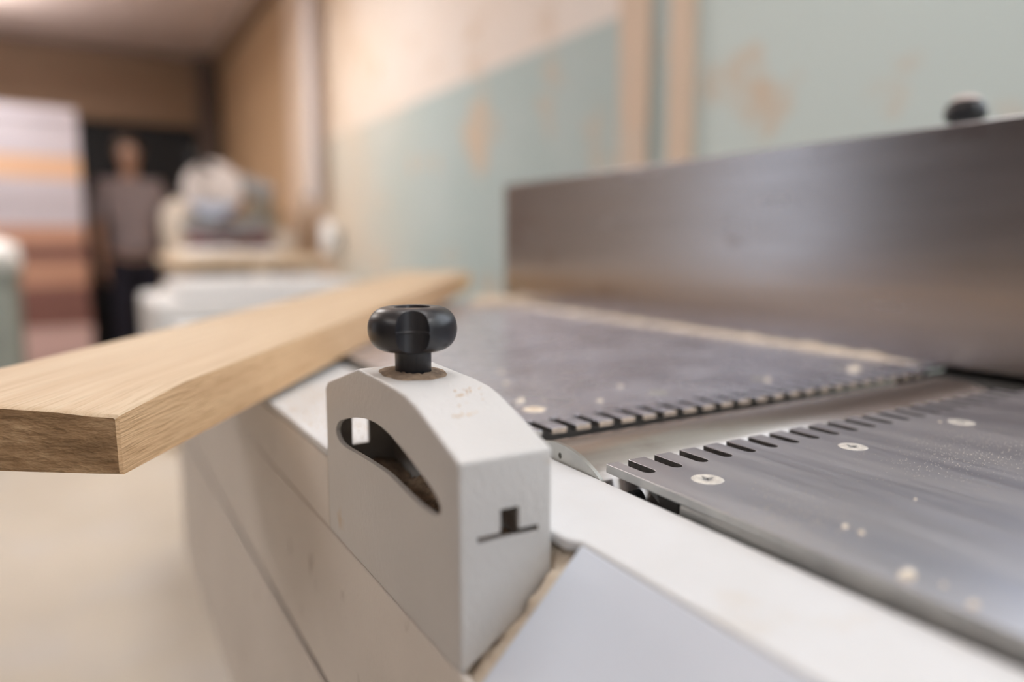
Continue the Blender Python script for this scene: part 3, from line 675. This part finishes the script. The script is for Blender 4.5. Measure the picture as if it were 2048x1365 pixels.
MB().lathe([(.0001, 0), (.038, 0), (.040, .01), (.040, .20), (.030, .235), (.014, .26), (.014, .30), (.0001, .30)], (1.095, 4.04, BT + .0005), 28).build('bottle_body', M_beam, bt_, smooth=40)
MB().lathe([(.0001, 0), (.017, 0), (.017, .03), (.0001, .03)], (1.095, 4.04, BT + .301), 20).build('bottle_cap', M_dgrey, bt_, smooth=40)
wb2 = thing('white_canister', (RWX - .075, 3.80, 0.93), 'small white canister on the wall right of the workbench end', 'canister')
MB().lathe([(.0001, 0), (.036, 0), (.040, .01), (.040, .14), (.022, .165), (.0001, .165)], (RWX - .060, 3.80, .905), 28).build('canister_body', M_white, wb2, smooth=40)
MB().box((RWX - .022, 3.775, .92), (RWX - .001, 3.825, 1.03)).build('wall_bracket', M_grey, wb2)
for i in range(3):
    t = MB().box((.36 - i * .045, 3.62, 0), (.385 - i * .045, 3.72, .80 - i * .05), rz=.03 * i)
    tag(t.build('leaning_offcut', M_bench, bevel=.003), ['tallest', 'middle', 'shortest'][i] + ' of three upright wood offcuts left of the workbench', 'offcut', 'offcuts left of the workbench')

# ------------------------------------------------------------------ timber rack at the far left
RK = 5.6
def rx(px): return room(px, 490, RK).x
def rz_(py): return room(90, py, RK).z
xl, xr = rx(-260), rx(172)
M_orange = wood('orange_timber', (0.80, 0.50, 0.32), (0.86, 0.56, 0.37), (0.90, 0.62, 0.42), (2, 40, 40), .6, .1, .001, (10, 200, 200))
levels = [(655, 'pink', M_pink, 6), (575, 'dark red', M_darkred, 3), (522, 'reddish', M_copper, 2), (492, 'dark brown red', M_darkred, 2), (452, 'coppery', M_copper, 2), (358, 'lower lilac', M_lilac, 4), (312, 'orange', M_orange, 2), (214, 'upper lilac', M_lilac, 4)]
z0 = 0.0
for py1, nm, m, nrow in levels:
    z1 = rz_(py1); h = (z1 - z0) / nrow
    for k in range(nrow):
        ex = random.uniform(-.02, .0)
        pk = MB().box((xl, RK + .01 + ex, z0 + k * h + .0004), (xr + random.uniform(-.004, .006), RK + .66 + ex, z0 + (k + 1) * h - .0004)).build('stacked_panel', m, bevel=.004)
        pos = {1: ['only'], 2: ['lower', 'upper'], 3: ['lowest', 'middle', 'topmost'], 4: ['lowest', 'second lowest', 'second highest', 'topmost'], 6: ['lowest', 'second lowest', 'third lowest', 'third highest', 'second highest', 'topmost']}[nrow][k]
        tag(pk, pos + ' ' + nm + ' panel in the tall stack at the left edge', 'panel', nm + ' panels of the tall stack')
    z0 = z1
# log end beside the rack stacks
# green-grey cabinet with white bag at the left edge
cab = thing('grey_green_cabinet', (-.55, 4.2, 0), 'grey green cabinet cut off by the left edge of the picture', 'cabinet')
MB().box((-1.0, 4.0, .06), (-.262, 4.5, .80)).build('cabinet_body', M_greengrey, cab, bevel=.006)
for x0, x1 in ((-.98, -.64), (-.62, -.28)):
    dd = MB().box((x0, 3.982, .09), (x1, 3.9995, .78)).build('cabinet_door', M_greengrey, cab, bevel=.004)
    MB().tube([(x1 - .05, 3.975, .50), (x1 - .05, 3.965, .50), (x1 - .05, 3.965, .60), (x1 - .05, 3.975, .60)], .005).build('handle', M_grey, dd)
MB().box((-.98, 4.03, 0), (-.28, 4.47, .0595)).build('cabinet_plinth', M_dgrey, cab)
MB().box((-1.02, 3.97, .8005), (-.25, 4.52, .83)).build('cabinet_top', M_greengrey, cab, bevel=.004)
sack('white_bag', (-.33, 4.15, .831), .10, .12, .14, M_white, 'soft white bag on the grey green cabinet at the left edge')

# ------------------------------------------------------------------ the person in front of the dark door
PC = room(268, 490, 6.1); PX, PY = PC.x, 6.1
M_skin = mat('skin', (0.50, 0.31, 0.23), (0.46, 0.28, 0.20), (20, 20, 20), .55)
M_shirt = mat('grey_pink_shirt', (0.35, 0.30, 0.32), (0.30, 0.265, 0.28), (9, 9, 9), .9)
M_trous = mat('dark_navy_trousers', (0.020, 0.022, 0.040), (0.028, 0.028, 0.045), (20, 20, 20), .9)
M_hair = mat('brown_hair', (0.10, 0.06, 0.04), (0.07, 0.042, 0.03), (60, 60, 20), .7)
person = thing('person', (PX, PY, 0), 'person in grey pink shirt and dark trousers standing before the dark door', 'person')
person.rotation_euler = (0, 0, 0)
def skin_mesh(chains, name, sub=2, root=0):
    """chains: dict key->(pos, radius); edges list; grown by the Skin modifier"""
    verts, edges = chains
    keys = list(verts); me = bpy.data.meshes.new(name)
    me.from_pydata([verts[k][0] for k in keys], [(keys.index(a), keys.index(b)) for a, b in edges], [])
    o = bpy.data.objects.new('work', me); COL.objects.link(o)
    m = o.modifiers.new('skin', 'SKIN'); m.use_smooth_shade = True
    for i, k in enumerate(keys):
        sk = me.skin_vertices[0].data[i]; r = verts[k][1]
        sk.radius = r if isinstance(r, tuple) else (r, r); sk.use_root = (k == keys[root])
    s = o.modifiers.new('sub', 'SUBSURF'); s.levels = sub; s.render_levels = sub
    out = evaluated(o); bpy.data.objects.remove(o); return out
def P(x, y, z): return (PX + x, PY + y, z)
V = {'pel': (P(0, 0, .93), (.15, .11)), 'waist': (P(0, 0, 1.05), (.135, .10)), 'chest': (P(0, 0, 1.25), (.155, .11)), 'neckb': (P(0, -.01, 1.42), .065),
     'neck': (P(0, -.015, 1.47), .052), 'jaw': (P(0, -.035, 1.53), (.062, .075)), 'head': (P(0, -.03, 1.60), (.075, .092)), 'crown': (P(0, -.02, 1.67), (.066, .085))}
E_ = [('pel', 'waist'), ('waist', 'chest'), ('chest', 'neckb'), ('neckb', 'neck'), ('neck', 'jaw'), ('jaw', 'head'), ('head', 'crown')]
for s, c in ((-1, 'l'), (1, 'r')):
    V.update({c + 'sh': (P(.175 * s, 0, 1.36), .062), c + 'el': (P(.225 * s, .01, 1.10), .044), c + 'fa': (P(.225 * s, -.04, .98), .038), c + 'wr': (P(.215 * s, -.075, .86), .027), c + 'pa': (P(.21 * s, -.095, .79), (.036, .018)), c + 'kn': (P(.205 * s, -.10, .755), (.036, .016)),
              c + 'hip': (P(.095 * s, 0, .86), .085), c + 'knee': (P(.105 * s, -.01, .48), .058), c + 'calf': (P(.108 * s, .015, .33), .054), c + 'ank': (P(.11 * s, .02, .09), .038), c + 'toe': (P(.125 * s, -.13, .035), .034)})
    E_ += [('chest', c + 'sh'), (c + 'sh', c + 'el'), (c + 'el', c + 'fa'), (c + 'fa', c + 'wr'), (c + 'wr', c + 'pa'), (c + 'pa', c + 'kn'), ('pel', c + 'hip'), (c + 'hip', c + 'knee'), (c + 'knee', c + 'calf'), (c + 'calf', c + 'ank'), (c + 'ank', c + 'toe')]
    for i, (off, ln) in enumerate(((-.027, .070), (-.009, .082), (.009, .078), (.026, .062))):
        V[c + 'f%da' % i] = (P(.205 * s, -.10 + off, .742), .0095); V[c + 'f%db' % i] = (P(.198 * s, -.105 + off, .742 - ln * .55), .0088); V[c + 'f%dc' % i] = (P(.184 * s, -.105 + off, .742 - ln), .0075)
        E_ += [(c + 'kn', c + 'f%da' % i), (c + 'f%da' % i, c + 'f%db' % i), (c + 'f%db' % i, c + 'f%dc' % i)]
    V[c + 't1'] = (P(.190 * s, -.140, .795), .011); V[c + 't2'] = (P(.182 * s, -.150, .755), .0095)
    E_ += [(c + 'pa', c + 't1'), (c + 't1', c + 't2')]
bme = skin_mesh((V, E_), 'body')
# face: nose, eye sockets, ears, lips shaped on the head of the same mesh
hc = Vector(P(0, -.03, 1.60))
for v in bme.vertices:
    q = v.co - hc
    if v.co.z > 1.49 and q.y < -.02:
        v.co.y -= .028 * math.exp(-(q.x / .013) ** 2 - ((v.co.z - 1.585) / .022) ** 2)
        v.co.y += .012 * sum(math.exp(-((q.x - e) / .014) ** 2 - ((v.co.z - 1.612) / .012) ** 2) for e in (-.031, .031))
        v.co.y -= .008 * math.exp(-(q.x / .024) ** 2 - ((v.co.z - 1.538) / .010) ** 2)
    if v.co.z > 1.56 and abs(q.x) > .06: v.co.x += math.copysign(.016 * math.exp(-((v.co.z - 1.595) / .022) ** 2 - ((q.y - .012) / .02) ** 2), q.x)
bobj = obj('body', bme, M_skin, person, smooth=80)
for s in (-1, 1):
    MB().lathe([(.0001, -.011), (.007, -.008), (.011, 0), (.007, .008), (.0001, .011)], P(.031 * s, -.108, 1.612), 16).build('eye', M_white, bobj, smooth=80)
Vs = {'hem': (P(0, 0, .85), (.178, .135)), 'pel': (P(0, 0, .93), (.176, .132)), 'waist': (P(0, 0, 1.05), (.158, .12)), 'chest': (P(0, 0, 1.25), (.175, .128)), 'collar': (P(0, -.005, 1.41), (.082, .078))}
Es = [('hem', 'pel'), ('pel', 'waist'), ('waist', 'chest'), ('chest', 'collar')]
for s, c in ((-1, 'l'), (1, 'r')):
    Vs.update({c + 'sh': (P(.175 * s, 0, 1.36), .078), c + 'up': (P(.208 * s, .006, 1.19), .066), c + 'el': (P(.226 * s, .008, 1.09), .060)})
    Es += [('chest', c + 'sh'), (c + 'sh', c + 'up'), (c + 'up', c + 'el')]
obj('shirt', skin_mesh((Vs, Es), 'shirt'), M_shirt, person, smooth=80)
Vt = {'pel': (P(0, 0, .93), (.160, .120))}; Et = []
for s, c in ((-1, 'l'), (1, 'r')):
    Vt.update({c + 'hip': (P(.096 * s, 0, .82), (.100, .105)), c + 'knee': (P(.106 * s, -.005, .48), .080), c + 'ank': (P(.112 * s, .015, .11), .070)})
    Et += [('pel', c + 'hip'), (c + 'hip', c + 'knee'), (c + 'knee', c + 'ank')]
obj('trousers', skin_mesh((Vt, Et), 'trousers'), M_trous, person, smooth=80)
hv = MB(); nu, nv = 32, 14; vs = []
for j in range(nv + 1):
    t = math.pi * .62 * j / nv
    for i in range(nu):
        a = 2 * math.pi * i / nu; front = max(0, -math.sin(a))
        tt = t * (1 - .50 * front ** 1.5)
        r = 1 + .03 * noise.noise(Vector((math.cos(a) * 4, math.sin(a) * 4, t * 4)))
        vs.append(P(.090 * r * math.sin(tt) * math.cos(a), -.018 + .108 * r * math.sin(tt) * math.sin(a), 1.615 + .108 * math.cos(tt) * r))
fs = [(j * nu + i, j * nu + (i + 1) % nu, (j + 1) * nu + (i + 1) % nu, (j + 1) * nu + i) for j in range(nv) for i in range(nu)]
ho = hv.add(vs, fs).build('hair', M_hair, person, smooth=80)
for s in (-1, 1):
    MB().prism([(-.15, 0), (.07, 0), (.075, .06), (.03, .11), (-.04, .09), (-.13, .055), (-.165, .025)], -.048, .048, lambda a, b, c: Vector(P(.12 * s + c, a + .01, b + .0005))).build('shoe', M_dgrey, person, bevel=.015)
